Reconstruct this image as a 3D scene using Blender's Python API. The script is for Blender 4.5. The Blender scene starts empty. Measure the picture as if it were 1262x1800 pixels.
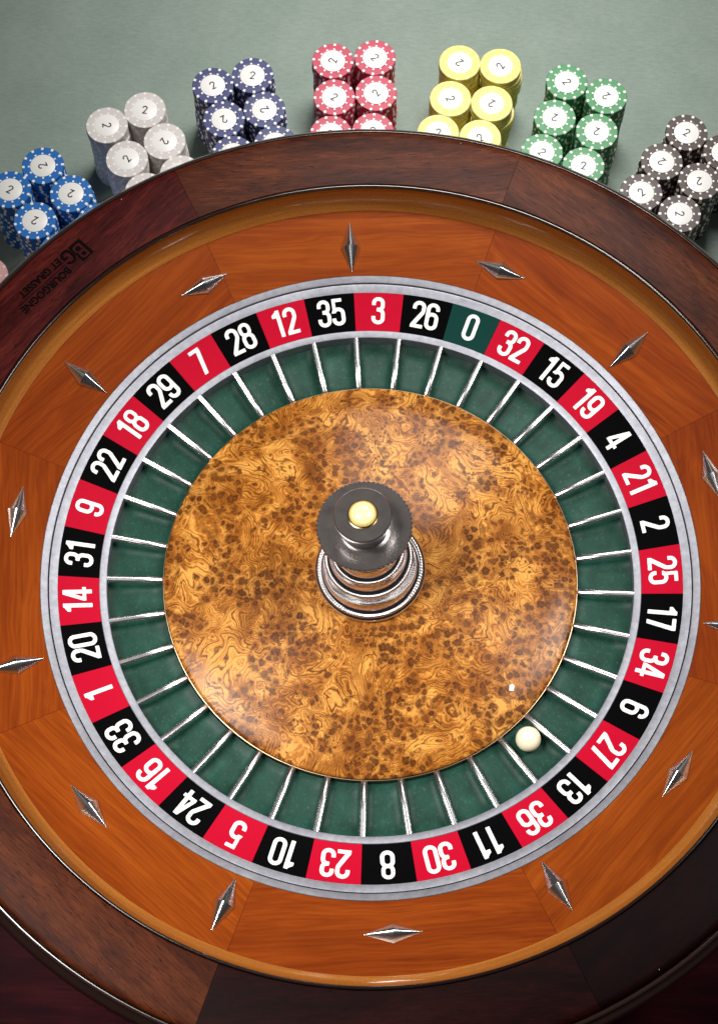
import bpy, bmesh, math, random
import numpy as np
from mathutils import Vector, Matrix

random.seed(7)
R = math.radians
scene = bpy.context.scene
COL = scene.collection

# ------------------------------------------------------------------ camera
FPX = 3441.1                                   # focal length in pixels of the 1262 x 1800 photograph
CAM_LOC = Vector((0.01238, -0.53334, 1.55784))
CAM_ROT = (R(20.6595), R(-0.0451), R(2.4865))
cd = bpy.data.cameras.new('camera')
cd.sensor_fit = 'VERTICAL'; cd.sensor_height = 36.0; cd.lens = FPX / 1800 * 36
cd.clip_start = 0.01; cd.clip_end = 100
cam = bpy.data.objects.new('camera', cd); COL.objects.link(cam)
cam.location = CAM_LOC; cam.rotation_euler = CAM_ROT
scene.camera = cam

# ------------------------------------------------------------------ world and studio lamps
world = bpy.data.worlds.new('World'); scene.world = world
world.use_nodes = True
bg = world.node_tree.nodes['Background']
bg.inputs[0].default_value = (0.9, 0.95, 1.0, 1); bg.inputs[1].default_value = 0.020

def softbox(name, loc, target, sx, sy, power, color=(1, 0.97, 0.93), spread=180):
    ld = bpy.data.lights.new(name, 'AREA'); ld.shape = 'RECTANGLE'
    ld.size = sx; ld.size_y = sy; ld.energy = power; ld.color = color; ld.spread = R(spread)
    o = bpy.data.objects.new(name, ld); COL.objects.link(o)
    o.location = loc
    o.rotation_euler = (Vector(target) - Vector(loc)).to_track_quat('-Z', 'Y').to_euler()
    return o
softbox('softbox_left',  (-0.62, -0.16, 1.30), (-0.04, -0.12, 0.0), 0.42, 0.56, 1.95, spread=40)
softbox('softbox_right', (0.70, 0.16, 1.20), (0.00, -0.08, 0.0), 0.34, 0.46, 1.05, spread=40)
softbox('softbox_back',  (0.12, 0.84, 1.00), (0.04, 0.56, -0.14), 0.50, 0.30, 3.5, spread=72)

scene.view_settings.view_transform = 'Standard'
scene.view_settings.look = 'None'
scene.view_settings.exposure = 0.0
scene.view_settings.gamma = 1.0
scene.view_settings.use_curve_mapping = False

# ------------------------------------------------------------------ helpers
def px_to_plane(px, py, z):
    """a pixel of the photograph gives a direction; the distance comes from the level surface at z"""
    m = cam.rotation_euler.to_matrix()
    d = m @ Vector(((px - 631) / FPX, -(py - 900) / FPX, -1.0))
    s = (z - CAM_LOC.z) / d.z
    return CAM_LOC + d * s

def mesh(name, verts, faces, mats=(), fmat=None, smooth=True, sharp=35):
    me = bpy.data.meshes.new(name)
    me.from_pydata([tuple(v) for v in verts], [], faces)
    for m in mats: me.materials.append(m)
    if fmat is not None: me.polygons.foreach_set('material_index', fmat)
    bm = bmesh.new(); bm.from_mesh(me); bmesh.ops.recalc_face_normals(bm, faces=bm.faces[:]); bm.to_mesh(me); bm.free()
    if smooth:
        me.polygons.foreach_set('use_smooth', [True] * len(me.polygons))
        me.set_sharp_from_angle(angle=R(sharp))
    me.update()
    return me

def add(name, me, parent=None, loc=None, rotz=None):
    o = bpy.data.objects.new(name, me); COL.objects.link(o)
    if parent: o.parent = parent
    if loc is not None: o.location = loc
    if rotz is not None: o.rotation_euler = (0, 0, rotz)
    return o

def empty(name, label, cat, loc=(0, 0, 0)):
    o = bpy.data.objects.new(name, None); COL.objects.link(o)
    o.location = loc; o.empty_display_size = 0.05
    o['label'] = label; o['category'] = cat
    return o

def lathe(name, prof, segs, mat, closed=False, sharp=35, a0=0.0, a1=2 * math.pi, wobble=None):
    """turn a (radius, height) profile about z; closed joins its last point to the first"""
    full = abs(a1 - a0 - 2 * math.pi) < 1e-6
    n = segs if full else segs + 1
    V, F = [], []
    m = len(prof)
    for i in range(n):
        a = a0 + (a1 - a0) * i / segs
        k = wobble(a) if wobble else 0
        for (r, z) in prof: V.append(((r + k) * math.cos(a), (r + k) * math.sin(a), z))
    for i in range(segs):
        i2 = (i + 1) % n
        for j in range(m if closed else m - 1):
            j2 = (j + 1) % m
            F.append((i * m + j, i2 * m + j, i2 * m + j2, i * m + j2))
    if not full and closed:
        F.append(tuple(range(m))); F.append(tuple((n - 1) * m + j for j in range(m)))
    return mesh(name, V, F, [mat], sharp=sharp)

def disc_cap(prof):            # a profile that reaches the axis keeps a tiny radius so that faces stay quads
    return [(max(r, 1e-5), z) for r, z in prof]

# ------------------------------------------------------------------ materials
class NT:
    def __init__(s, name):
        s.m = bpy.data.materials.new(name); s.m.use_nodes = True
        s.t = s.m.node_tree; s.n = s.t.nodes; s.l = s.t.links
        s.b = s.n['Principled BSDF']
    def node(s, typ, **kw):
        x = s.n.new(typ)
        for k, v in kw.items(): setattr(x, k, v)
        return x
    def put(s, v, sock):
        if v is None: return
        if hasattr(v, 'is_output'): s.l.new(v, sock)
        else:
            if isinstance(v, (tuple, list)) and len(v) == 3 and sock.type == 'RGBA': v = (*v, 1)
            sock.default_value = v
    def math(s, op, a, b=None, c=None, clamp=False):
        x = s.node('ShaderNodeMath', operation=op); x.use_clamp = clamp
        for i, v in enumerate((a, b, c)): s.put(v, x.inputs[i])
        return x.outputs[0]
    def vmath(s, op, a, b=None, scale=None):
        x = s.node('ShaderNodeVectorMath', operation=op)
        s.put(a, x.inputs[0]); s.put(b, x.inputs[1])
        if scale is not None: s.put(scale, x.inputs['Scale'])
        return x.outputs[0]
    def coord(s, scale=(1, 1, 1), rand=True, loc=(0, 0, 0)):
        tc = s.node('ShaderNodeTexCoord').outputs['Object']
        if rand:
            oi = s.node('ShaderNodeObjectInfo')
            off = s.math('MULTIPLY', oi.outputs['Random'], 37.0)
            cx = s.node('ShaderNodeCombineXYZ'); s.put(off, cx.inputs[0]); s.put(off, cx.inputs[1]); s.put(off, cx.inputs[2])
            tc = s.vmath('ADD', tc, cx.outputs[0])
        mp = s.node('ShaderNodeMapping'); s.put(tc, mp.inputs[0]); s.put(scale, mp.inputs['Scale']); s.put(loc, mp.inputs['Location'])
        return mp.outputs[0]
    def noise(s, vec, scale, detail=3, rough=0.55, dist=0.0, color=False):
        x = s.node('ShaderNodeTexNoise'); s.put(vec, x.inputs['Vector'])
        s.put(scale, x.inputs['Scale']); s.put(detail, x.inputs['Detail']); s.put(rough, x.inputs['Roughness']); s.put(dist, x.inputs['Distortion'])
        return x.outputs['Color' if color else 'Fac']
    def voro(s, vec, scale, feature='F1', rnd=1.0, out='Distance', smooth=None):
        x = s.node('ShaderNodeTexVoronoi', feature=feature); s.put(vec, x.inputs['Vector'])
        s.put(scale, x.inputs['Scale']); s.put(rnd, x.inputs['Randomness'])
        if smooth is not None: s.put(smooth, x.inputs['Smoothness'])
        return x.outputs[out]
    def ramp(s, fac, stops, interp='LINEAR'):
        x = s.node('ShaderNodeValToRGB'); x.color_ramp.interpolation = interp
        e = x.color_ramp.elements
        while len(e) < len(stops): e.new(0.5)
        for k, (p, c) in enumerate(stops):
            e[k].position = p; e[k].color = (c, c, c, 1) if isinstance(c, (int, float)) else (*c, 1)
        s.put(fac, x.inputs[0]); return x.outputs[0]
    def mix(s, f, a, b, mode='MIX'):
        x = s.node('ShaderNodeMix', data_type='RGBA', blend_type=mode)
        s.put(f, x.inputs[0]); s.put(a, x.inputs[6]); s.put(b, x.inputs[7]); return x.outputs[2]
    def smooth(s, v, lo, hi):
        x = s.node('ShaderNodeMapRange', interpolation_type='SMOOTHSTEP'); x.clamp = True
        s.put(v, x.inputs[0]); s.put(lo, x.inputs[1]); s.put(hi, x.inputs[2]); return x.outputs[0]
    def bump(s, h, strength, dist=0.001):
        x = s.node('ShaderNodeBump'); s.put(h, x.inputs['Height']); s.put(strength, x.inputs['Strength']); s.put(dist, x.inputs['Distance'])
        s.l.new(x.outputs[0], s.b.inputs['Normal'])
    def specks(s, scale, size, thresh):
        """sparse grains of dust: 1 on a grain"""
        tc = s.node('ShaderNodeTexCoord').outputs['Object']
        tc = s.vmath('ADD', tc, s.vmath('SCALE', s.noise(tc, scale * 2.1, 1, color=True), scale=0.5 / scale))
        d = s.voro(tc, scale); c = s.voro(tc, scale, out='Color')
        sep = s.node('ShaderNodeSeparateColor'); s.put(c, sep.inputs[0])
        keep = s.math('GREATER_THAN', sep.outputs[0], thresh)
        sz = s.math('MULTIPLY', sep.outputs[1], size)
        return s.math('MULTIPLY', s.math('LESS_THAN', d, sz), keep)
    def out(s, col=None, rough=None, metal=None, spec=None, coat=None, coat_r=None):
        for v, k in ((col, 'Base Color'), (rough, 'Roughness'), (metal, 'Metallic'), (spec, 'Specular IOR Level'), (coat, 'Coat Weight'), (coat_r, 'Coat Roughness')):
            s.put(v, s.b.inputs[k])
        return s.m

def plain(name, col, rough=0.5, metal=0.0, spec=0.5, var=0.06, vscale=60, coat=0.0):
    t = NT(name); n = t.noise(t.coord(), vscale, 4)
    c = t.mix(t.math('MULTIPLY', n, var * 2), col, tuple(x * 0.55 for x in col))
    r = t.math('ADD', rough - 0.05, t.math('MULTIPLY', t.noise(t.coord(), vscale * 0.6, 3), 0.1))
    return t.out(c, r, metal, spec, coat, 0.08)

def wood(name, dark, mid, light, grain=(55, 3.2), fibre=(520, 18), rough=0.28, coat=0.35, pores=0.5, tint=True, axis='y', dust=None, figure=0.5, cloud_amt=0.55, spec=0.35, fw=0.30, shift=0.0, lines=9.0, warp_amt=1.1):
    """straight-grained veneer, grain along the object's y (axis='y') or x"""
    t = NT(name)
    def sc(a, b): return (a, b, a) if axis == 'y' else (b, a, a)
    warp = t.noise(t.coord((1, 1, 1)), 9, 2, color=True)
    def co(a, b):
        return t.vmath('ADD', t.coord(sc(a, b)), t.vmath('SCALE', warp, scale=warp_amt))
    g = t.noise(co(*grain), 1.0, 5, 0.6, 0.6)
    rings = t.math('FRACT', t.math('MULTIPLY', t.noise(co(grain[0] * 0.42, grain[1] * 0.35), 1.0, 1.5, 0.5), lines))
    rings = t.math('ABSOLUTE', t.math('SUBTRACT', rings, 0.5))
    f = t.noise(co(*fibre), 1.0, 3, 0.6)
    cloud = t.noise(t.coord(sc(26, 11)), 1.0, 4, 0.6)
    v = t.math('ADD', t.math('MULTIPLY', g, 0.55), t.math('MULTIPLY', f, fw))
    v = t.math('ADD', v, t.math('MULTIPLY', rings, 0.22 * figure))
    v = t.math('ADD', v, t.math('MULTIPLY', t.math('SUBTRACT', cloud, 0.5), cloud_amt))
    col = t.ramp(v, [(0.28 + shift, dark), (0.47 + shift, mid), (0.66 + shift, light)])
    pz = t.noise(co(fibre[0] * 1.1, fibre[1] * 2.2), 1.0, 2, 0.5)
    pm = t.math('MULTIPLY', t.smooth(pz, 0.60, 0.70), pores)
    col = t.mix(pm, col, tuple(x * 0.35 for x in dark))
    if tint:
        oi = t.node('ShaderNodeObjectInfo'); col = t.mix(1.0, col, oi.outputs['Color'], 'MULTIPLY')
    if dust: col = t.mix(t.math('MULTIPLY', t.specks(*dust), 0.75), col, (0.8, 0.76, 0.7))
    t.bump(t.math('ADD', f, t.math('MULTIPLY', pm, -1.0)), 0.05, 0.0004)
    r = t.math('ADD', rough - 0.06, t.math('MULTIPLY', cloud, 0.12))
    return t.out(col, r, 0, spec, coat, 0.05)

M_RIM = wood('mahogany_rim', (0.020, 0.0048, 0.0032), (0.060, 0.0150, 0.0068), (0.125, 0.037, 0.014), fibre=(900, 60), pores=0.75, fw=0.50, shift=0.10, cloud_amt=0.42, dust=(160, 0.10, 0.985), coat=0.0, rough=0.42, spec=0.06)
M_SLOPE = wood('cherry_slope', (0.138, 0.0205, 0.0015), (0.210, 0.0360, 0.0024), (0.290, 0.060, 0.0045), grain=(70, 2.2), fibre=(520, 10), pores=0.22, figure=0.75, cloud_amt=0.24, fw=0.34, shift=0.0, lines=26.0, warp_amt=0.35, dust=(150, 0.09, 0.975), rough=0.40, coat=0.10, spec=0.05)
M_BODY = wood('mahogany_body', (0.012, 0.003, 0.003), (0.028, 0.007, 0.005), (0.055, 0.015, 0.009), axis='x', tint=False, rough=0.25)
M_TABLE = wood('table_mahogany', (0.016, 0.0016, 0.0036), (0.034, 0.0034, 0.0070), (0.070, 0.0085, 0.012), grain=(26, 1.6), fibre=(330, 9), axis='x', tint=False, rough=0.40, dust=(130, 0.1, 0.97), pores=0.4, coat=0.0, spec=0.02)
M_TRACK = NT('maple_track')
def _track():
    t = M_TRACK; tc = t.node('ShaderNodeTexCoord').outputs['Object']
    sp = t.node('ShaderNodeSeparateXYZ'); t.put(tc, sp.inputs[0])
    ang = t.math('ARCTAN2', sp.outputs[1], sp.outputs[0]); rr = t.vmath('LENGTH', tc)
    x = t.node('ShaderNodeVectorMath', operation='LENGTH'); t.put(tc, x.inputs[0])
    cx = t.node('ShaderNodeCombineXYZ'); t.put(t.math('MULTIPLY', ang, 2.5), cx.inputs[0]); t.put(t.math('MULTIPLY', x.outputs['Value'], 260), cx.inputs[1]); t.put(t.math('MULTIPLY', sp.outputs[2], 260), cx.inputs[2])
    g = t.noise(cx.outputs[0], 1.0, 4, 0.6); f = t.noise(tc, 700, 2)
    v = t.math('ADD', t.math('MULTIPLY', g, 0.6), t.math('MULTIPLY', f, 0.4))
    col = t.ramp(v, [(0.3, (0.27, 0.082, 0.012)), (0.52, (0.38, 0.130, 0.021)), (0.7, (0.48, 0.185, 0.034))])
    t.bump(f, 0.04, 0.0004)
    return t.out(col, 0.34, 0, 0.2, 0.65, 0.04)
M_TRACK = _track()
M_BEAD = plain('black_bead', (0.012, 0.007, 0.006), 0.16, 0, 0.6, coat=0.6)
M_MOULD = plain('dark_moulding', (0.030, 0.014, 0.011), 0.20, 0, 0.7, coat=0.8)
M_MOULD.node_tree.nodes['Principled BSDF'].inputs['Coat IOR'].default_value = 1.5

def metal_brushed():
    t = NT('cast_aluminium'); c = t.coord(rand=False)
    n = t.noise(c, 190, 5, 0.65); n2 = t.noise(c, 22, 3)
    v = t.math('ADD', t.math('MULTIPLY', n, 0.6), t.math('MULTIPLY', n2, 0.4))
    col = t.ramp(v, [(0.3, (0.225, 0.23, 0.265)), (0.5, (0.30, 0.305, 0.345)), (0.7, (0.40, 0.405, 0.445))])
    col = t.mix(t.math('MULTIPLY', t.specks(210, 0.14, 0.96), 0.55), col, (0.16, 0.16, 0.17))
    t.bump(n, 0.06, 0.0005)
    return t.out(col, t.math('ADD', 0.40, t.math('MULTIPLY', n2, 0.16)), 0.75, 0.5)
M_ALU = metal_brushed()

def chrome(name, dust=True, col=(0.72, 0.72, 0.74), rough=0.06):
    t = NT(name); n = t.noise(t.coord(), 90, 4)
    c = t.mix(t.math('MULTIPLY', n, 0.25), col, tuple(x * 0.75 for x in col))
    r = t.math('ADD', rough, t.math('MULTIPLY', n, 0.06))
    if dust:
        s = t.specks(330, 0.10, 0.985)
        c = t.mix(t.math('MULTIPLY', s, 0.7), c, (0.75, 0.7, 0.66)); r = t.math('MAXIMUM', r, t.math('MULTIPLY', s, 0.6))
    return t.out(c, r, 1.0)
M_CHROME = chrome('chrome', col=(0.88, 0.87, 0.88), rough=0.07)
M_CHROME_CLEAN = chrome('chrome_fittings', dust=False, col=(0.92, 0.92, 0.94), rough=0.20)
M_DIVIDER = chrome('divider_chrome', dust=True, col=(0.90, 0.90, 0.92), rough=0.20)
M_TOP_REFLECTION = chrome('chrome_dim_reflection', dust=False, col=(0.34, 0.305, 0.295), rough=0.20)  # turret top faces: dim grey-brown reflection painted into the metal colour
M_COPPER = chrome('cone_band_copper', dust=False, col=(0.30, 0.20, 0.13), rough=0.3)
M_BRASS = chrome('brass', dust=False, col=(0.80, 0.62, 0.28), rough=0.12)
M_BUTTON = plain('cream_enamel', (0.80, 0.70, 0.33), 0.22, 0, 0.5, 0.03, coat=0.3)
M_RED = plain('red_enamel', (0.43, 0.0010, 0.019), 0.34, 0, 0.08, 0.05, 40)
M_BLACK = plain('black_enamel', (0.0018, 0.0018, 0.0022), 0.24, 0, 0.03, 0.05, 40)
M_ZERO = plain('green_enamel', (0.004, 0.036, 0.030), 0.34, 0, 0.05, 0.05, 40)
M_WHITE = plain('white_numerals', (0.80, 0.79, 0.77), 0.4, 0, 0.3, 0.03)
M_INK = plain('black_ink', (0.012, 0.012, 0.014), 0.45, 0, 0.3, 0.03)
M_STAMP = plain('black_stamp', (0.0040, 0.0022, 0.0026), 0.6, 0, 0.02, 0.03)
M_IVORY = plain('ivory', (0.88, 0.79, 0.56), 0.25, 0, 0.5, 0.04, coat=0.3)
M_FLEAK = plain('white_flake', (0.8, 0.78, 0.74), 0.6)

def pocket_green():
    t = NT('pocket_green'); c = t.coord()
    n = t.noise(c, 60, 4); n2 = t.noise(c, 420, 3)
    col = t.ramp(n, [(0.3, (0.0055, 0.030, 0.020)), (0.6, (0.0095, 0.047, 0.033)), (0.8, (0.019, 0.068, 0.050))])
    col = t.mix(t.math('MULTIPLY', t.smooth(n2, 0.55, 0.8), 0.18), col, (0.15, 0.24, 0.2))
    col = t.mix(t.math('MULTIPLY', t.specks(300, 0.12, 0.95), 0.5), col, (0.55, 0.6, 0.55))
    t.bump(n2, 0.12, 0.0005)
    return t.out(col, 0.42, 0, 0.12)
M_POCKET = pocket_green()

def felt():
    t = NT('grey_green_baize'); c = t.coord(rand=False)
    n = t.noise(c, 950, 3, 0.6); n2 = t.noise(c, 16, 4, 0.6); n3 = t.noise(t.coord((1, 3.2, 1), rand=False), 110, 3)
    v = t.math('ADD', t.math('MULTIPLY', n, 0.5), t.math('ADD', t.math('MULTIPLY', n2, 0.25), t.math('MULTIPLY', n3, 0.25)))
    col = t.ramp(v, [(0.30, (0.165, 0.218, 0.188)), (0.5, (0.235, 0.292, 0.256)), (0.7, (0.315, 0.375, 0.338))])
    col = t.mix(t.math('MULTIPLY', t.specks(75, 0.045, 0.90), 0.5), col, (0.62, 0.66, 0.62))
    t.bump(n, 0.5, 0.0006)
    m = t.out(col, 0.92, 0, 0.15)
    t.put(0.35, t.b.inputs['Sheen Weight']); return m
M_FELT = felt()

def burl():
    t = NT('burl_veneer')
    tc = t.node('ShaderNodeTexCoord').outputs['Object']
    c5 = (0.5, 0.5, 0.5)
    w = t.vmath('SUBTRACT', t.noise(tc, 24, 2, 0.5, color=True), c5)
    p = t.vmath('ADD', tc, t.vmath('SCALE', w, scale=0.030))
    w2 = t.vmath('SUBTRACT', t.noise(tc, 240, 2, color=True), c5)
    q = t.vmath('ADD', t.vmath('ADD', tc, t.vmath('SCALE', w, scale=0.006)), t.vmath('SCALE', w2, scale=0.0050))
    # clumps of eyes
    clus = t.noise(tc, 21, 2.5, 0.55, 0.5)
    cm = t.smooth(clus, 0.485, 0.515)
    def cells(vec, scale):
        x = t.node('ShaderNodeTexVoronoi', voronoi_dimensions='2D'); t.put(vec, x.inputs['Vector']); t.put(scale, x.inputs['Scale'])
        d, c = x.outputs['Distance'], x.outputs['Color']
        s = t.node('ShaderNodeSeparateColor'); t.put(c, s.inputs[0]); return d, s
    d1, s1 = cells(q, 132); d2, s2 = cells(q, 235)
    def eye(d, sep, lo, hi, drop):
        size = t.math('ADD', lo, t.math('MULTIPLY', sep.outputs[0], hi - lo))
        e = t.math('DIVIDE', d, size); k = t.math('GREATER_THAN', sep.outputs[1], drop)
        disk = t.math('MULTIPLY', t.math('SUBTRACT', 1.0, t.smooth(e, 0.70, 1.10)), k)
        core = t.math('MULTIPLY', t.math('SUBTRACT', 1.0, t.smooth(e, 0.10, 0.75)), k)
        halo = t.math('MULTIPLY', t.math('SUBTRACT', 1.0, t.smooth(e, 0.9, 1.9)), k)
        return disk, core, halo
    a, ac, ah = eye(d1, s1, 0.22, 0.50, 0.08)
    b, bc, bh = eye(d2, s2, 0.20, 0.44, 0.40)
    iso, ic, ih = eye(d1, s1, 0.14, 0.34, 0.93)
    bm_ = t.smooth(t.noise(tc, 30, 2.0, 0.5, 0.3), 0.55, 0.59)
    a = t.math('MAXIMUM', t.math('MULTIPLY', a, cm), iso); ah = t.math('MAXIMUM', t.math('MULTIPLY', ah, cm), ih)
    b = t.math('MULTIPLY', b, t.math('MAXIMUM', bm_, t.math('MULTIPLY', cm, 0.45)))
    # swirling grain: contour lines of a warped field that bends round the eyes
    fld = t.noise(p, 15, 2.0, 0.5, 1.2)
    fld = t.math('MULTIPLY', fld, 17.0)
    fld = t.math('ADD', fld, t.math('MULTIPLY', ah, 0.8))
    fld = t.math('ADD', fld, t.math('MULTIPLY', t.noise(p, 190, 3, 0.6), 0.75))
    def lines(f, k):
        return t.math('ABSOLUTE', t.math('SUBTRACT', t.math('MULTIPLY', t.math('FRACT', t.math('MULTIPLY', f, k)), 2.0), 1.0))
    l1 = lines(fld, 1.0); l2 = lines(fld, 2.7); l3 = lines(fld, 6.3)
    tone = t.noise(p, 38, 4, 0.6, 0.5)
    fine = t.noise(q, 900, 2)
    v = t.math('ADD', t.math('MULTIPLY', tone, 0.68), t.math('MULTIPLY', l2, 0.15))
    v = t.math('ADD', v, t.math('MULTIPLY', l3, 0.05)); v = t.math('ADD', v, t.math('MULTIPLY', fine, 0.16))
    base = t.ramp(v, [(0.35, (0.095, 0.026, 0.0030)), (0.44, (0.220, 0.071, 0.0085)), (0.52, (0.37, 0.138, 0.0205)), (0.61, (0.56, 0.268, 0.056))])
    lm = t.math('MULTIPLY', t.smooth(l1, 0.62, 0.98), t.smooth(t.noise(p, 40, 3), 0.38, 0.52))
    base = t.mix(t.math('MULTIPLY', lm, 0.85), base, (0.085, 0.020, 0.0022))
    base = t.mix(t.math('MULTIPLY', cm, 0.22), base, (0.20, 0.058, 0.007))
    base = t.mix(t.math('MULTIPLY', ah, 0.50), base, (0.17, 0.047, 0.006))
    grit = t.smooth(t.noise(tc, 620, 2), 0.35, 0.65)
    col = t.mix(t.math('MULTIPLY', a, t.math('ADD', t.math('ADD', 0.40, t.math('MULTIPLY', s1.outputs[2], 0.34)), t.math('MULTIPLY', grit, 0.22))), base, (0.032, 0.0075, 0.0015))
    col = t.mix(t.math('MULTIPLY', t.math('MULTIPLY', t.math('MAXIMUM', ac, ic), a), 0.55), col, (0.155, 0.048, 0.008))
    col = t.mix(t.math('MULTIPLY', b, 0.74), col, (0.050, 0.0125, 0.0025))
    col = t.mix(t.math('MULTIPLY', t.specks(260, 0.08, 0.985), 0.6), col, (0.8, 0.75, 0.66))
    t.bump(t.math('ADD', tone, a), 0.03, 0.0005)
    return t.out(col, 0.40, 0, 0.05, 0.11, 0.16)
M_BURL = burl()

# ------------------------------------------------------------------ the table
FELT_Z = -0.143
ss = mesh('table_felt', [(-1.6, -0.14, 0), (1.6, -0.14, 0), (1.6, 2.4, 0), (-1.6, 2.4, 0), (-1.6, -0.14, -0.02), (1.6, -0.14, -0.02), (1.6, 2.4, -0.02), (-1.6, 2.4, -0.02)],
          [(0, 1, 2, 3), (0, 4, 5, 1), (1, 5, 6, 2), (2, 6, 7, 3), (3, 7, 4, 0)], [M_FELT], smooth=False)
felt_o = add('table_felt', ss, loc=(0, 0, FELT_Z)); felt_o['kind'] = 'structure'
prof = [(-0.139, -0.02), (-0.139, 0.003), (-0.142, 0.006), (-1.28, 0.006), (-1.29, 0.0), (-1.29, -0.02)]
V = [(x, y, z) for x in (-1.6, 1.6) for y, z in prof]
F = [(i, i + 1, i + 7, i + 6) for i in range(5)] + [tuple(range(6)), tuple(range(6, 12)), (0, 5, 11, 6)]
tw = add('table_wood', mesh('table_wood', V, F, [M_TABLE]), loc=(0, 0, FELT_Z)); tw['kind'] = 'structure'

# ------------------------------------------------------------------ the bowl
bowl = empty('roulette_bowl', 'round mahogany bowl with orange wood slope and chrome diamond deflectors', 'roulette bowl', (0, 0, FELT_Z))
BZ = -FELT_Z                                    # heights below are measured from the number ring, so lift them above the bowl's base

def up(prof): return [(r, z + BZ) for r, z in prof]

SEG0 = 28.0                                     # joints of the veneer panels stand at 28 + 45 k degrees
half = R(22.5) - 0.0004
rim_prof = up([(0.3488, 0.0392), (0.3494, 0.0403), (0.3520, 0.0406), (0.396, 0.0406), (0.3998, 0.0402), (0.4018, 0.0392), (0.4026, 0.0374), (0.4026, 0.030), (0.3488, 0.030)])
rim_me = lathe('rim_panel', rim_prof, 20, M_RIM, closed=True, a0=-half, a1=half, sharp=40)
slope_prof = up([(0.2762, 0.0060), (0.3354, 0.0160), (0.3354, 0.008), (0.2762, -0.002)])
slope_me = lathe('slope_panel', slope_prof, 20, M_SLOPE, closed=True, a0=-half, a1=half, sharp=30)
# brown and purple-brown boards, rim tints also carry painted sheen and shade, from the joint at 28 degrees counter-clockwise
rim_shade_tint = [(1.15, 1.1, 1.0), (1.2, 1.1, 0.95), (1.0, 0.50, 0.95), (0.85, 0.5, 0.8), (1.0, 0.82, 0.60), (0.19, 0.08, 0.18), (0.08, 0.03, 0.07), (0.8, 0.7, 0.8)]
slope_tint = [(1.0, 0.95, 0.95), (1.0, 1.0, 1.0), (0.90, 0.84, 0.85), (0.93, 0.88, 0.85), (1.06, 1.10, 1.0), (0.92, 0.86, 0.85), (1.03, 1.08, 1.0), (0.86, 0.76, 0.75)]
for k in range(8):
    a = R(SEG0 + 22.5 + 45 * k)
    o = add('rim_panel', rim_me, bowl, rotz=a); o.color = (*rim_shade_tint[k], 1)
    o = add('slope_panel', slope_me, bowl, rotz=a); o.color = (*slope_tint[k], 1)

def arc(cx, cz, r, d0, d1, n):
    return [(cx + r * math.cos(R(d0 + (d1 - d0) * i / n)), cz + r * math.sin(R(d0 + (d1 - d0) * i / n))) for i in range(n + 1)]

add('rim_bead', lathe('rim_bead', up(arc(0.3472, 0.0392, 0.0015, -30, 210, 10) + [(0.3458, 0.034), (0.3486, 0.034)]), 192, M_BEAD, closed=True), bowl)
track = [(0.3457, 0.0372), (0.3457, 0.0340), (0.3452, 0.0300), (0.3440, 0.0262), (0.3424, 0.0232), (0.3404, 0.0207), (0.3380, 0.0184), (0.33545, 0.0165)]
add('ball_track', lathe('ball_track', up(track + [(0.33545, 0.009), (0.3485, 0.009), (0.3485, 0.0372)][:2] + [(0.3480, 0.009), (0.3480, 0.0372)]), 192, M_TRACK, closed=True, sharp=50), bowl)
mould = [(0.4029, 0.030), (0.4029, 0.0362), (0.4040, 0.0376), (0.4056, 0.0376), (0.4068, 0.0366), (0.4072, 0.0350), (0.4064, 0.0336), (0.4072, 0.0322), (0.4104, 0.0304), (0.4130, 0.0272), (0.4138, 0.0232), (0.4130, 0.0190), (0.4104, 0.0158), (0.4060, 0.0145), (0.4029, 0.0150)]
add('rim_moulding', lathe('rim_moulding', up(mould), 192, M_MOULD, closed=True, sharp=50), bowl)
body = [(0.4027, 0.0295), (0.4027, 0.0), (0.400, -0.020), (0.390, -0.060), (0.372, -0.105), (0.362, -0.125), (0.362, -0.1425), (0.20, -0.1425), (0.20, -0.075), (0.265, -0.060), (0.27, -0.006), (0.330, 0.003), (0.345, 0.006), (0.3484, 0.008), (0.3484, 0.0295)]
add('body', lathe('bowl_body', up(body), 128, M_BODY, closed=True, sharp=30), bowl)
add('metal_ring', lathe('fixed_ring', up([(0.2697, 0.0030), (0.2700, 0.0042), (0.2707, 0.0046), (0.2754, 0.0063), (0.2759, 0.0060), (0.2759, -0.003), (0.2697, -0.003)]), 192, M_ALU, closed=True), bowl)

# deflectors: 14 chrome diamonds, turn about radial and tangential
def diamond():
    L, W, H, e = 0.0234, 0.0086, 0.0068, 0.0014
    U_ = [-1, -0.96, -0.75, -0.5, -0.25, -0.04, 0.04, 0.25, 0.5, 0.75, 0.96, 1]
    S_ = [-1, -0.85, -0.6, -0.3, -0.05, 0.0, 0.05, 0.3, 0.6, 0.85, 1]
    V, F = [], []; m = len(U_) + 2
    for sx in S_:
        k = max(1 - abs(sx), 0.012)
        V.append((sx * L, -W * k, 0))
        for u in U_:
            z = e * (0.35 + 0.65 * k) + H * (k ** 1.05) * (1 - (0.40 * abs(u) + 0.60 * u * u))
            V.append((sx * L, W * k * u, z))
        V.append((sx * L, W * k, 0))
    for i in range(len(S_) - 1):
        for j in range(m): F.append((i * m + j, i * m + (j + 1) % m, (i + 1) * m + (j + 1) % m, (i + 1) * m + j))
    F += [tuple(range(m)), tuple((len(S_) - 1) * m + j for j in range(m))]
    return mesh('deflector', V, F, [M_CHROME_CLEAN], sharp=28)
dm = diamond(); slope_ang = math.atan2(0.0100, 0.0592)
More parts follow.
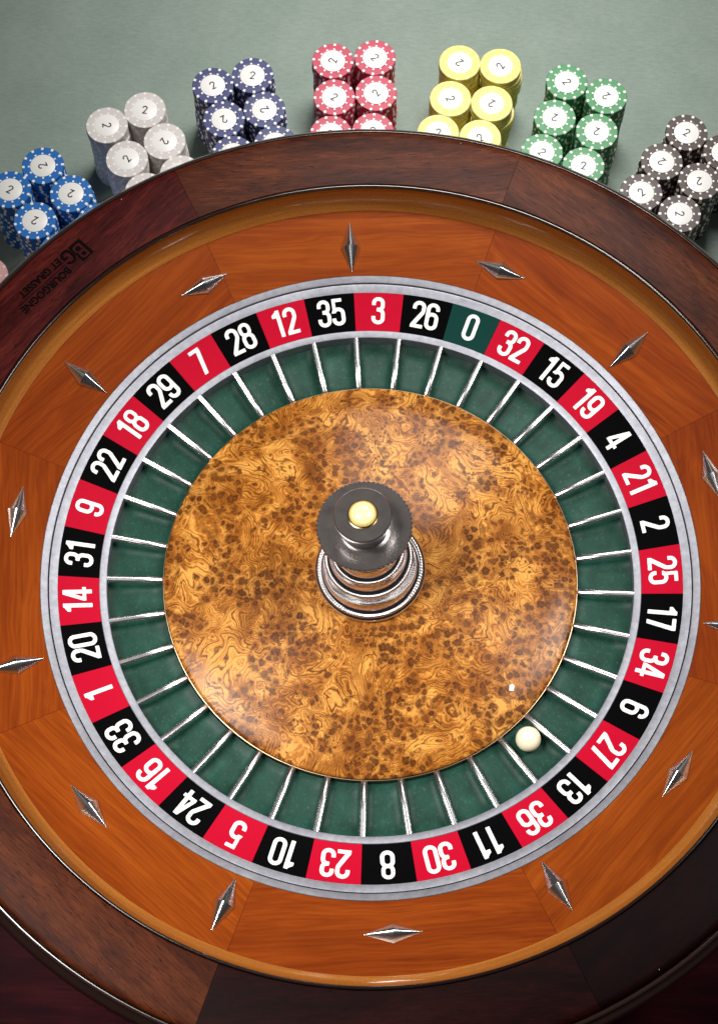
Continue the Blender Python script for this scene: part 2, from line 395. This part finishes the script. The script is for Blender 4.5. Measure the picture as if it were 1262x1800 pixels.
for k in range(14):
    th = R(95.7 - k * 360 / 14)
    r = 0.3022; z = 0.0060 + (r - 0.2762) * math.tan(slope_ang) + 0.0001
    o = add('deflector', dm, bowl)
    m = Matrix.Rotation(th, 4, 'Z') @ Matrix.Translation((r, 0, z + BZ)) @ Matrix.Rotation(-slope_ang, 4, 'Y') @ Matrix.Rotation(0 if k % 2 == 0 else R(90), 4, 'Z')
    o.matrix_local = m

# digits drawn as signed-distance shapes, then traced into flat meshes
def sd_box(x, y, x0, y0, x1, y1):
    dx = np.abs(x - (x0 + x1) / 2) - (x1 - x0) / 2; dy = np.abs(y - (y0 + y1) / 2) - (y1 - y0) / 2
    return np.hypot(np.maximum(dx, 0), np.maximum(dy, 0)) + np.minimum(np.maximum(dx, dy), 0)
def sd_ring(x, y, cx, cy, hx, hy, rad, t):
    dx = np.abs(x - cx) - hx + rad; dy = np.abs(y - cy) - hy + rad
    d = np.hypot(np.maximum(dx, 0), np.maximum(dy, 0)) + np.minimum(np.maximum(dx, dy), 0) - rad
    return np.abs(d) - t / 2
def sd_quad(x, y, pts):
    d = np.full_like(x, -1e9); n = len(pts)
    if sum(pts[i][0] * pts[(i + 1) % n][1] - pts[(i + 1) % n][0] * pts[i][1] for i in range(n)) < 0: pts = pts[::-1]
    for i in range(n):
        (ax, ay), (bx, by) = pts[i], pts[(i + 1) % n]
        L = math.hypot(bx - ax, by - ay); d = np.maximum(d, ((x - ax) * (by - ay) - (y - ay) * (bx - ax)) / L)
    return d
U = lambda *a: np.minimum.reduce(a)
cut = lambda a, b: np.maximum(a, -b)
keep = lambda a, b: np.maximum(a, b)
def digit_field(c, x, y):
    t = 0.135; W = 0.165; cx = 0.235
    if c == '0': return sd_ring(x, y, cx, 0.5, W, 0.43, 0.163, t)
    if c == '8': return U(sd_ring(x, y, cx, 0.735, W - .012, 0.195, 0.148, t - .01), sd_ring(x, y, cx, 0.30, W, 0.235, 0.16, t))
    if c == '6' or c == '9':
        if c == '9': x = 0.47 - x; y = 1 - y
        big = sd_ring(x, y, cx, 0.5, W, 0.43, 0.163, t)
        big = cut(big, sd_box(x, y, cx, 0.1, 0.6, 0.72))
        return U(big, sd_ring(x, y, cx, 0.325, W, 0.255, 0.16, t))
    if c == '3':
        a = cut(sd_ring(x, y, cx, 0.735, W - .008, 0.195, 0.15, t), sd_box(x, y, -0.2, 0.40, 0.19, 0.70))
        b = cut(sd_ring(x, y, cx, 0.30, W, 0.235, 0.16, t), sd_box(x, y, -0.2, 0.30, 0.19, 0.7))
        return U(a, b, sd_box(x, y, 0.18, 0.475, 0.28, 0.585))
    if c == '5':
        a = cut(sd_ring(x, y, cx, 0.335, W, 0.268, 0.16, t), sd_box(x, y, -0.2, 0.28, 0.20, 0.47))
        return U(a, sd_box(x, y, 0.05, 0.875, 0.40, 1.0), sd_box(x, y, 0.05, 0.47, 0.165, 0.95))
    if c == '2':
        a = sd_ring(x, y, cx, 0.715, W, 0.215, 0.16, t)
        a = cut(a, sd_box(x, y, -0.2, 0.2, 0.235, 0.685)); a = cut(a, sd_box(x, y, 0.2, 0.2, 0.7, 0.665))
        return U(a, sd_quad(x, y, [(0.335, 0.72), (0.4675, 0.72), (0.462, 0.61), (0.335, 0.61)]), sd_quad(x, y, [(0.335, 0.64), (0.464, 0.64), (0.445, 0.55), (0.19, 0.11), (0.02, 0.06), (0.02, 0.115)]), sd_box(x, y, 0.02, 0.0, 0.455, 0.13))
    if c == '1': return U(sd_box(x, y, 0.205, 0.0, 0.345, 1.0), sd_quad(x, y, [(0.06, 0.845), (0.25, 1.0), (0.25, 0.735), (0.06, 0.735)]))
    if c == '4':
        return U(sd_box(x, y, 0.25, 0.0, 0.385, 1.0), sd_box(x, y, 0.0, 0.20, 0.475, 0.325), sd_quad(x, y, [(0.23, 1.0), (0.30, 1.0), (0.30, 0.78), (0.125, 0.30), (0.0, 0.30)]))
    if c == '7':
        return U(sd_box(x, y, 0.03, 0.865, 0.445, 1.0), sd_quad(x, y, [(0.30, 0.90), (0.445, 0.90), (0.445, 0.87), (0.245, 0.0), (0.10, 0.0)]))
    if c == 'thin2':
        t = 0.14
        a = np.abs(np.hypot(x - 0.27, y - 0.73) - 0.225) - t / 2
        a = cut(a, sd_box(x, y, -0.2, 0.2, 0.27, 0.705)); a = cut(a, sd_quad(x, y, [(0.27, 0.73), (0.60, 0.50), (0.6, 0.0), (0.27, 0.0)]))
        return U(a, sd_quad(x, y, [(0.385, 0.63), (0.495, 0.53), (0.175, 0.02), (0.01, 0.02)]), sd_box(x, y, 0.01, 0.0, 0.53, 0.135))
def trace(field_fn, x0, x1, y0, y1, nx, ny):
    """marching squares fill of field < 0"""
    xs = np.linspace(x0, x1, nx + 1); ys = np.linspace(y0, y1, ny + 1)
    X, Y = np.meshgrid(xs, ys, indexing='ij'); D = field_fn(X, Y)
    V, F, key = [], [], {}
    def vert(k, x, y):
        if k not in key: key[k] = len(V); V.append((x, y))
        return key[k]
    for i in range(nx):
        for j in range(ny):
            c = [(i, j), (i + 1, j), (i + 1, j + 1), (i, j + 1)]
            ds = [D[q] for q in c]
            if min(ds) >= 0: continue
            poly = []
            for a in range(4):
                b = (a + 1) % 4; (ia, ja), (ib, jb) = c[a], c[b]
                if ds[a] < 0: poly.append(vert(c[a], xs[ia], ys[ja]))
                if (ds[a] < 0) != (ds[b] < 0):
                    s = ds[a] / (ds[a] - ds[b])
                    poly.append(vert(tuple(sorted((c[a], c[b]))), xs[ia] + (xs[ib] - xs[ia]) * s, ys[ja] + (ys[jb] - ys[ja]) * s))
            if len(poly) >= 3: F.append(tuple(poly))
    return V, F

# stamped lettering on the rim
def text_mesh(body_txt, size, extrude, mat, align='LEFT', offset=0.0, spacing=1.0):
    cu = bpy.data.curves.new('t', 'FONT'); cu.body = body_txt; cu.size = size; cu.extrude = extrude; cu.align_x = align; cu.offset = offset; cu.resolution_u = 3; cu.space_character = spacing
    o = bpy.data.objects.new('t', cu); COL.objects.link(o)
    dg = bpy.context.evaluated_depsgraph_get(); me = bpy.data.meshes.new_from_object(o.evaluated_get(dg))
    bpy.data.objects.remove(o); bpy.data.curves.remove(cu)
    me.materials.clear(); me.materials.append(mat)
    return me
def place_text(name, me, ang, rad, dx, dy, sx=1.0, sy=1.0):
    """reads counter-clockwise round the rim with its top towards the centre"""
    a = R(ang); X = Vector((-math.sin(a), math.cos(a), 0)); Y = Vector((-math.cos(a), -math.sin(a), 0))
    o = add(name, me, bowl)
    P = Vector((math.cos(a) * rad, math.sin(a) * rad, 0.0408 + BZ)) + X * dx + Y * dy
    o.matrix_local = Matrix(((X.x * sx, Y.x * sy, 0, P.x), (X.y * sx, Y.y * sy, 0, P.y), (0, 0, 1, P.z), (0, 0, 0, 1)))
    return o
TA, TR = 139.6, 0.3765
place_text('rim_lettering', text_mesh('BOURGOGNE', 0.0098, 0.0001, M_STAMP, offset=0.0003), TA, TR, -0.0165, 0.0022, 0.92, 1.0)
place_text('rim_lettering', text_mesh('ET GRASSET', 0.0098, 0.0001, M_STAMP, offset=0.0003), TA, TR, -0.0165, -0.0098, 0.90, 1.0)
def slab(w, h, mat):
    return mesh('bar', [(x * w, y * h, z) for z in (-.0001, .0001) for x, y in ((0, 0), (1, 0), (1, 1), (0, 1))], [(0, 1, 2, 3), (4, 5, 6, 7), (0, 1, 5, 4), (1, 2, 6, 5), (2, 3, 7, 6), (3, 0, 4, 7)], [mat], smooth=False)
place_text('rim_lettering', slab(0.055, 0.0006, M_STAMP), TA, TR, -0.0165, -0.0004)
def emblem():
    """a black square with a B cut out of it and a black G set against it"""
    w, h = 0.0245, 0.0205
    def field(x, y):
        k = 0.0150
        bx, by = (x - 0.0028) / k, (y - 0.0040) / k
        B_ = U(sd_box(bx, by, 0.0, 0.0, 0.15, 1.0), sd_ring(bx, by, 0.27, 0.735, 0.20, 0.20, 0.15, 0.13), sd_ring(bx, by, 0.28, 0.28, 0.24, 0.22, 0.15, 0.13))
        B_ = cut(B_, sd_box(bx, by, -0.5, -0.2, 0.0, 1.2)) * k
        plate = cut(sd_box(x, y, 0.0, 0.0015, 0.0130, 0.0205), B_)
        gx, gy = (x - 0.0138) / k, (y - 0.0005) / k
        G_ = cut(sd_ring(gx, gy, 0.34, 0.5, 0.28, 0.42, 0.26, 0.17), sd_box(gx, gy, 0.36, 0.52, 0.9, 0.72))
        G_ = U(G_, sd_box(gx, gy, 0.34, 0.40, 0.70, 0.54)) * k
        return U(plate, G_)
    v, f = trace(field, -0.0005, w + 0.0005, -0.0005, h + 0.0005, 60, 50)
    return mesh('emblem', [(x, y, 0) for x, y in v], f, [M_STAMP], smooth=False)
place_text('rim_emblem', emblem(), TA, TR, -0.0425, -0.0115)

# ------------------------------------------------------------------ the rotor
ORDER = [0, 32, 15, 19, 4, 21, 2, 25, 17, 34, 6, 27, 13, 36, 11, 30, 8, 23, 10, 5, 24, 16, 33, 1, 20, 14, 31, 9, 22, 18, 29, 7, 28, 12, 35, 3, 26]
REDS = {1, 3, 5, 7, 9, 12, 14, 16, 18, 19, 21, 23, 25, 27, 30, 32, 34, 36}
STEP = 2 * math.pi / 37; PHASE = R(66.422)      # joint between 0 and 32
ROT_Z = -0.045
rotor = empty('roulette_rotor', 'spinning number wheel with burl wood cone, green pockets and chrome turret', 'roulette wheel', (0, 0, ROT_Z))
def ru(prof): return [(r, z - ROT_Z) for r, z in prof]

add('outer_ring', lathe('rotor_outer_ring', ru([(0.2622, 0.0001), (0.2628, 0.0003), (0.2682, 0.0030), (0.2688, 0.0030), (0.2690, 0.0024), (0.2690, -0.012), (0.2622, -0.012)]), 192, M_ALU, closed=True), rotor)
add('inner_ring', lathe('rotor_inner_ring', ru([(0.2221, -0.0082), (0.2226, -0.0078), (0.2278, -0.0071), (0.2283, -0.0074), (0.2283, -0.030), (0.2221, -0.030)]), 192, M_ALU, closed=True), rotor)
add('base', lathe('rotor_base', ru([(0.01, -0.030), (0.26, -0.030), (0.26, -0.045), (0.01, -0.045)]), 96, M_BODY, closed=True), rotor)
# number panels
pang = STEP / 2 - 0.0006
pprof = ru([(0.22845, -0.0075), (0.2621, 0.0), (0.2621, -0.008), (0.22845, -0.014)])
panel_me = {n: lathe('number_panel_' + n, pprof, 5, m, closed=True, a0=-pang, a1=pang, sharp=30) for n, m in (('red', M_RED), ('black', M_BLACK), ('green', M_ZERO))}

DIG = {c: trace(lambda x, y, c=c: digit_field(c, x, y), -0.05, 0.55, -0.05, 1.05, 30, 55) for c in '0123456789'}
ADV = {c: 0.50 for c in DIG}; ADV['1'] = 0.44; ADV['7'] = 0.48
DH = 0.0246; pslope = math.atan2(0.0075, 0.0337)
def numeral_mesh(n):
    V, F = [], []; x = 0
    s = str(n); width = sum(ADV[c] for c in s) - 0.03
    for c in s:
        v, f = DIG[c]; b = len(V)
        V += [((px + x - width / 2) * DH * 1.02, (py - 0.5) * DH, 0) for px, py in v]; F += [tuple(i + b for i in q) for q in f]; x += ADV[c]
    me = bpy.data.meshes.new('numeral'); me.from_pydata(V, [], F); me.materials.append(M_WHITE)
    bm = bmesh.new(); bm.from_mesh(me); bmesh.ops.dissolve_limit(bm, angle_limit=R(1.5), verts=bm.verts[:], edges=bm.edges[:])
    ext = bmesh.ops.extrude_face_region(bm, geom=bm.faces[:]); bmesh.ops.translate(bm, verts=[g for g in ext['geom'] if isinstance(g, bmesh.types.BMVert)], vec=(0, 0, 0.00025))
    bmesh.ops.recalc_face_normals(bm, faces=bm.faces[:]); bm.to_mesh(me); bm.free()
    return me
# pockets and dividers
def pocket_floor():
    """a shallow scoop: the floor curls up towards the dividers and the ring wall"""
    V, F = [], []; NR, NA = 10, 12; hw = STEP / 2 - 0.0008
    for i in range(NR + 1):
        u = i / NR; r = 0.1758 + (0.2219 - 0.1758) * u
        for j in range(NA + 1):
            v = j / NA * 2 - 1
            z = -0.0236 + 0.0042 * abs(v) ** 5 + 0.0030 * max(0, (u - 0.72) / 0.28) ** 2 + 0.0022 * max(0, (0.2 - u) / 0.2) ** 2
            V.append((r * math.cos(v * hw), r * math.sin(v * hw), z - ROT_Z))
    n = NA + 1
    for i in range(NR):
        for j in range(NA): F.append((i * n + j, i * n + j + 1, (i + 1) * n + j + 1, (i + 1) * n + j))
    b0 = len(V)
    for (i, j) in ((0, 0), (0, NA), (NR, NA), (NR, 0)):
        x, y, z = V[i * n + j]; V.append((x, y, -0.0292 - ROT_Z))
    F += [(b0, b0 + 1, b0 + 2, b0 + 3), tuple(range(NA + 1)) + (b0 + 1, b0), tuple(NR * n + j for j in range(NA, -1, -1)) + (b0 + 3, b0 + 2),
          tuple(i * n for i in range(NR, -1, -1)) + (b0, b0 + 3), tuple(i * n + NA for i in range(NR + 1)) + (b0 + 2, b0 + 1)]
    return mesh('pocket', V, F, [M_POCKET], sharp=40)
floor_me = pocket_floor()
def divider():
    sec = [(-0.0032, 0), (-0.0028, 0.45)] + [(0.0026 * math.cos(R(a)), 1 + 0.0013 * math.sin(R(a)) / 0.01) for a in (180, 155, 125, 90, 55, 25, 0)] + [(0.0028, 0.45), (0.0032, 0)]
    V, F = [], []
    st = [(0.1752, 0.0093, 0.75), (0.1762, 0.0102, 1.0), (0.2000, 0.0119, 1.0), (0.2222, 0.0143, 1.0)]
    for r, top, w in st:
        for (y, q) in sec:
            z0 = -0.0235
            z = z0 + (min(q, 1.0) * top + max(q - 1.0, 0) * 0.01)
            V.append((r, y * w, z - ROT_Z))
    m = len(sec)
    for i in range(len(st) - 1):
        for j in range(m): F.append((i * m + j, i * m + (j + 1) % m, (i + 1) * m + (j + 1) % m, (i + 1) * m + j))
    F += [tuple(range(m)), tuple((len(st) - 1) * m + j for j in range(m))]
    return mesh('pocket_divider', V, F, [M_DIVIDER], sharp=45)
div_me = divider()
for k, n in enumerate(ORDER):
    th = PHASE - k * STEP + STEP / 2
    col = 'green' if n == 0 else 'red' if n in REDS else 'black'
    p = add('number_panel', panel_me[col], rotor, rotz=th); p['label'] = col + ' panel with the white number ' + str(n)
    q = add('numeral', numeral_mesh(n), p)
    rm = 0.2462; zm = -0.0075 + (rm - 0.22845) * math.tan(pslope) - ROT_Z + 0.00012
    # local frame of the panel: x outward. digit x runs clockwise (-y), digit y outward and up the slope
    q.matrix_local = Matrix(((0, math.cos(pslope), -math.sin(pslope), rm), (-1, 0, 0, 0), (0, math.sin(pslope), math.cos(pslope), zm), (0, 0, 0, 1)))
    add('pocket', floor_me, rotor, rotz=th)
    add('pocket_divider', div_me, rotor, rotz=th - STEP / 2)

cone_prof = disc_cap(ru([(0.1742, -0.0180), (0.1742, -0.0124), (0.1738, -0.0117), (0.172, -0.0110), (0.150, -0.0078), (0.12, -0.0038), (0.09, 0.0000), (0.06, 0.0038), (0.040, 0.0062), (0.0, 0.0062)]))
add('burl_cone', lathe('burl_cone', cone_prof, 160, M_BURL, sharp=40), rotor)
add('cone_edge_band', lathe('cone_edge_band', ru([(0.1743, -0.029), (0.1743, -0.0145), (0.1747, -0.0139), (0.1752, -0.0140), (0.1755, -0.0146), (0.1755, -0.029)]), 160, M_COPPER, closed=True), rotor)

# turret: leans a touch, as in the photograph
tz = 0.0055 - ROT_Z
turret = add('turret', lathe('turret_stem', [(0.0004, 0.0), (0.0215, 0.0), (0.0222, 0.060), (0.0226, 0.066), (0.0238, 0.075), (0.0262, 0.083), (0.0290, 0.088), (0.0330, 0.0925), (0.0335, 0.096), (0.0004, 0.096)], 96, M_CHROME, sharp=35), rotor, loc=(0, 0, tz))
turret.rotation_euler = (R(0.3), R(-2.9), 0)
base_p = [(0.0220, 0.0), (0.0436, 0.0)] + arc(0.0436, 0.0030, 0.0030, -80, 80, 8) + [(0.0425, 0.0070), (0.0405, 0.0079), (0.0388, 0.0095), (0.0374, 0.0120), (0.0364, 0.0155), (0.0357, 0.0205), (0.0353, 0.0275), (0.0352, 0.0325), (0.0220, 0.0325)]
add('base_flange', lathe('base_flange', base_p, 128, M_CHROME, closed=True, sharp=40), turret)
def beadrow(name, r, z, rb, n):                  # the fine milled edge of each ring
    V, F = [], []
    for i in range(n * 4):
        a = 2 * math.pi * i / (n * 4); k = (0.0, 0.00045, 0.0006, 0.00045)[i % 4]
        for j in range(8):
            b = 2 * math.pi * j / 8; V.append(((r + (rb + k) * math.cos(b)) * math.cos(a), (r + (rb + k) * math.cos(b)) * math.sin(a), z + (rb + k) * math.sin(b)))
    N = n * 4
    for i in range(N):
        for j in range(8): F.append((i * 8 + j, ((i + 1) % N) * 8 + j, ((i + 1) % N) * 8 + (j + 1) % 8, i * 8 + (j + 1) % 8))
    return mesh(name, V, F, [M_CHROME], sharp=60)
add('milled_ring', beadrow('milled_ring_a', 0.0428, 0.0066, 0.0013, 110), turret)
add('milled_ring', beadrow('milled_ring_b', 0.0346, 0.0340, 0.0014, 96), turret)
add('step_flange', lathe('step_flange', [(0.0225, 0.0327), (0.0345, 0.0327), (0.0345, 0.0352), (0.0330, 0.0360), (0.0316, 0.0371), (0.0304, 0.0392), (0.0296, 0.0425), (0.0291, 0.0470), (0.0289, 0.0495), (0.0225, 0.0495)], 128, M_CHROME, closed=True, sharp=35), turret)
add('milled_ring', beadrow('milled_ring_c', 0.0285, 0.0508, 0.0012, 80), turret)
add('collar', lathe('collar', [(0.0228, 0.0497), (0.0284, 0.0497), (0.0284, 0.0520), (0.0266, 0.0530), (0.0252, 0.0548), (0.0243, 0.0580), (0.0238, 0.0630), (0.0230, 0.0635)], 96, M_CHROME, closed=True, sharp=35), turret)
def knurled(r, z0, z1, n, depth):
    V, F = [], []
    N = n * 6; prof = [(0.0, z0), (r - 0.0045, z0), (r - 0.0038, z0 + 0.001), (r - 0.0008, z1 - 0.0034), (r, z1 - 0.0018), (r, z1 - 0.0008), (r - 0.0008, z1), (0.0004, z1)]
    for i in range(N):
        a = 2 * math.pi * i / N; d = depth * (0.5 - 0.5 * math.cos(2 * math.pi * (i % 6) / 6))
        for (rr, z) in prof:
            q = max(rr - (d if rr > r - 0.0042 else 0), 0.0004); V.append((q * math.cos(a), q * math.sin(a), z))
    m = len(prof)
    for i in range(N):
        for j in range(m - 1): F.append((i * m + j, ((i + 1) % N) * m + j, ((i + 1) % N) * m + j + 1, i * m + j + 1))
    return mesh('knurled_disc', V, F, [M_CHROME_CLEAN], sharp=35)
add('knurled_disc', knurled(0.0384, 0.0962, 0.1085, 62, 0.0011), turret)
add('knob', lathe('knob', [(0.0004, 0.1086), (0.0190, 0.1086), (0.0196, 0.1096), (0.0188, 0.112), (0.0178, 0.1155), (0.0180, 0.120), (0.0196, 0.1245), (0.0219, 0.1285), (0.0228, 0.1305), (0.0228, 0.1318), (0.0220, 0.1328), (0.0004, 0.1328)], 96, M_CHROME_CLEAN, sharp=35), turret)
add('brass_collar', lathe('brass_collar', [(0.0100, 0.1325), (0.0114, 0.1325), (0.0115, 0.1345), (0.0108, 0.1352), (0.0101, 0.1345)], 64, M_BRASS, closed=True), turret)
add('button', lathe('button', disc_cap([(0.0100, 0.1326), (0.0100, 0.1352), (0.0094, 0.1366), (0.0082, 0.1378), (0.0064, 0.1389), (0.0040, 0.1396), (0.0018, 0.1399), (0.0, 0.13995)]), 64, M_BUTTON, sharp=60), turret)

for ch in turret.children:
    if ch.name.split('.')[0] in ('knurled_disc', 'knob'):
        ch.data.materials.append(M_TOP_REFLECTION)
        for pl in ch.data.polygons:
            if pl.normal.z > 0.97: pl.material_index = 1

# ------------------------------------------------------------------ ball and flake
br = 0.0104
me = bpy.data.meshes.new('roulette_ball'); bm = bmesh.new(); bmesh.ops.create_uvsphere(bm, u_segments=48, v_segments=32, radius=br)
for v in bm.verts: v.co *= 1 + 0.002 * math.sin(v.co.x * 900) * math.sin(v.co.y * 700)
bm.to_mesh(me); bm.free(); me.materials.append(M_IVORY); me.polygons.foreach_set('use_smooth', [True] * len(me.polygons))
bp = px_to_plane(928, 1299, -0.0225 + br)
ball = add('roulette_ball', me, loc=(bp.x, bp.y, -0.0225 + br)); ball['label'] = 'small cream ivory ball resting in a green pocket between chrome dividers'; ball['category'] = 'ball'
fp = px_to_plane(899, 1208, -0.0075)
fl = mesh('flake', [(x, y, z) for z in (0, .0004) for x, y in ((-.002, -.0028), (.0016, -.003), (.0022, .0012), (.0008, .003), (-.0018, .0018))],
          [(0, 1, 2, 3, 4), (5, 6, 7, 8, 9)] + [(i, (i + 1) % 5, 5 + (i + 1) % 5, 5 + i) for i in range(5)], [M_FLEAK], smooth=False)
rr = math.hypot(fp.x, fp.y)
fo = add('white_flake', fl, loc=(fp.x, fp.y, -0.0038 - (rr - 0.12) / 0.03 * 0.0040 + 0.0001)); fo['label'] = 'tiny white flake lying on the burl wood cone'; fo['category'] = 'flake'

# ------------------------------------------------------------------ chips
CR, CT, NCH = 0.0200, 0.00412, 20
TOPZ = FELT_Z + NCH * CT + 0.0003
CHIPS = {   # name: (body colour, spot colour, label words, stacks as (x, y, turn of the numeral) in photograph pixels)
 'bright blue': ((0.006, 0.130, 0.45), (0.82, 0.84, 0.86), [(18, 333, -27), (76, 291, 114), (62, 387.5, 159), (125.5, 340, 159), (108, 441, -60), (173, 390, 40)]),
 'pale grey': ((0.60, 0.56, 0.545), (0.80, 0.78, 0.76), [(188.3, 220, -85), (255, 193, -6), (223.5, 279, 53), (289.6, 248, -124), (257, 336, 80), (318, 305, 10)]),
 'navy blue': ((0.030, 0.040, 0.145), (0.80, 0.80, 0.82), [(374.5, 150, 27), (444, 132.4, -8), (394, 209.3, -149), (465, 192.3, 124), (410, 270.5, 30), (484, 252, 70)]),
 'rose red': ((0.45, 0.030, 0.075), (0.84, 0.80, 0.78), [(585, 106.8, 75), (659, 101, -49), (587.6, 170.5, -34), (661, 163.4, 47), (581.7, 235, 20), (655.4, 230, 0)]),
 'yellow': ((0.72, 0.62, 0.155), (0.76, 0.71, 0.34), [(807.7, 110, 135), (879.3, 116.3, 57), (791.6, 173.2, -70), (864, 182, 152), (770, 233, -10), (843.6, 242, 30)]),
 'green': ((0.040, 0.235, 0.082), (0.80, 0.84, 0.74), [(995.7, 144, -60), (1065, 168.7, 135), (974.7, 206.5, 160), (1048.4, 231, 160), (952, 267, -50), (1025, 291, -8)]),
 'dark brown': ((0.044, 0.025, 0.022), (0.82, 0.78, 0.74), [(1206, 233, -36), (1272, 268, 20), (1162.5, 284, 135), (1228.5, 318.3, 176), (1126.6, 338, 34), (1194, 375.4, -90)]),
 'pale pink': ((0.60, 0.33, 0.32), (0.72, 0.55, 0.53), [(-23, 485, 20)]),
}
M_INLAY = plain('chip_inlay', (0.80, 0.79, 0.77), 0.35, 0, 0.4, 0.02)
def chip_profile():
    h = CT - 0.00012
    return [(0.0004, 0.0), (CR - 0.0006, 0.0), (CR, 0.0005), (CR, h - 0.0005), (CR - 0.0005, h), (0.0172, h), (0.0141, h), (0.0124, h), (0.0120, h - 0.00008), (0.0004, h - 0.00008)]
def chip_mesh(name, mats):
    P = chip_profile(); m = len(P); N = 48; V, F, FM = [], [], []
    for i in range(N):
        a = 2 * math.pi * i / N
        for r, z in P: V.append((r * math.cos(a), r * math.sin(a), z))
    for i in range(N):
        for j in range(m - 1):
            F.append((i * m + j, ((i + 1) % N) * m + j, ((i + 1) % N) * m + j + 1, i * m + j + 1))
            FM.append(1 if (i % 4 == 0 and j in (1, 2, 3, 4, 6)) else 0)
    return mesh(name, V, F, mats, FM, sharp=45)
def side_faces(V, F, FM, loc, rot, base):
    """a plain chip of the hidden lower part of a stack, appended to a joined mesh"""
    h = CT - 0.00012; P = [(0.010, 0.0), (CR - 0.0006, 0.0), (CR, 0.0005), (CR, h - 0.0005), (CR - 0.0005, h), (0.010, h)]
    n0 = len(V); m = len(P); N = 48
    for i in range(N):
        a = rot + 2 * math.pi * i / N
        for r, z in P: V.append((loc[0] + r * math.cos(a), loc[1] + r * math.sin(a), loc[2] + z))
    for i in range(N):
        for j in range(m - 1):
            F.append((n0 + i * m + j, n0 + ((i + 1) % N) * m + j, n0 + ((i + 1) % N) * m + j + 1, n0 + i * m + j + 1))
            FM.append(base + (1 if (i % 4 == 0 and j in (1, 2, 3)) else 0))
inlay_me = lathe('inlay', disc_cap([(0.0119, CT - 0.00030), (0.0119, CT - 0.00012), (0.0118, CT - 0.00008), (0.0, CT - 0.00008)]), 48, M_INLAY)
v2, f2 = trace(lambda x, y: digit_field('thin2', x, y), -0.05, 0.6, -0.05, 1.05, 26, 44)
S2 = 0.0086
num2 = mesh('numeral', [((x - 0.27) * S2, (y - 0.5) * S2, CT - 0.00004) for x, y in v2], f2, [M_INK], smooth=False)
SV, SF, SFM, SM = [], [], [], []
single_left = 300
n_single = 7                                     # 43 stacks x 7 = about 300 single chips, the lower ones are joined
cam_right = cam.rotation_euler.to_matrix().col[0]
img_rot = math.atan2(cam_right.y, cam_right.x)
CLUSTER = ['pale pink', 'bright blue', 'pale grey', 'navy blue', 'rose red', 'yellow', 'green', 'dark brown']
def stack_words(cname, si):
    if cname == 'pale pink': return 'the lone stack beside the bright blue stacks'
    row = ('back-row stack', 'middle-row stack', 'rim-side stack')[si // 2]
    k = CLUSTER.index(cname)
    if si % 2 == 0: col = 'beside the ' + CLUSTER[k - 1] + ' stacks'
    else: col = 'beside the ' + CLUSTER[k + 1] + ' stacks' if k + 1 < len(CLUSTER) else 'away from the green stacks'
    return 'the ' + row + ' ' + col
for cname, (colr, spot, stacks) in CHIPS.items():
    mb = plain('chip_' + cname.replace(' ', '_'), colr, 0.42, 0, 0.4, 0.05, 200)
    ms = plain('chip_spot_' + cname.replace(' ', '_'), spot, 0.42, 0, 0.4, 0.03, 200)
    body_me = chip_mesh('casino_chip', [mb, ms]); base = len(SM); SM += [mb, ms]
    for si, (px, py, turn) in enumerate(stacks):
        P = px_to_plane(px, py, TOPZ)
        lean = Vector((random.gauss(0, 0.00055), random.gauss(0, 0.00055)))
        drift = Vector((0, 0)); offs = []
        for k in range(NCH):                       # k = 0 is the top chip
            if k: drift = drift * 0.82 + Vector((random.gauss(0, 0.00035), random.gauss(0, 0.00035))) + lean * 0.15
            offs.append(drift.copy())
        if cname == 'yellow' and si in (1, 3):     # a run of chips pushed out of line
            for k in range(NCH):
                s = (0.0012 if k in (2, 3) else 0.0030 if 3 < k < 8 else 0.0015 if k < 14 else 0) if k > 1 else 0
                offs[k] += Vector((s, 0.0002))
        if cname == 'pale grey' and si == 0:
            for k in range(3, NCH): offs[k] += Vector((0.0012, -0.0003))
        for k in range(NCH):
            z = FELT_Z + 0.0003 + (NCH - 1 - k) * CT
            x, y = P.x + offs[k].x, P.y + offs[k].y
            rot = random.uniform(0, 2 * math.pi)
            if k < n_single:
                o = add('casino_chip', body_me, loc=(x, y, z), rotz=rot)
                o['category'] = 'casino chip'
                if k == 0:
                    o['label'] = cname + ' chip topping ' + stack_words(cname, si)
                    o['group'] = 'chips stacked along the bowl rim'
                    add('inlay', inlay_me, o); nm = add('numeral', num2, o); nm.rotation_euler = (0, 0, R(turn) + img_rot - rot)
                else:
                    o['label'] = cname + ' chip under others in ' + stack_words(cname, si)
                    o['group'] = 'covered chips in ' + stack_words(cname, si) + ' (' + cname + ')'
            else:
                side_faces(SV, SF, SFM, (x, y, z), rot, base)
st = add('casino_chips', mesh('casino_chips', SV, SF, SM, SFM, sharp=45)); st['kind'] = 'stuff'
st['label'] = 'lower halves of the coloured chip stacks standing on the felt'; st['category'] = 'casino chips'
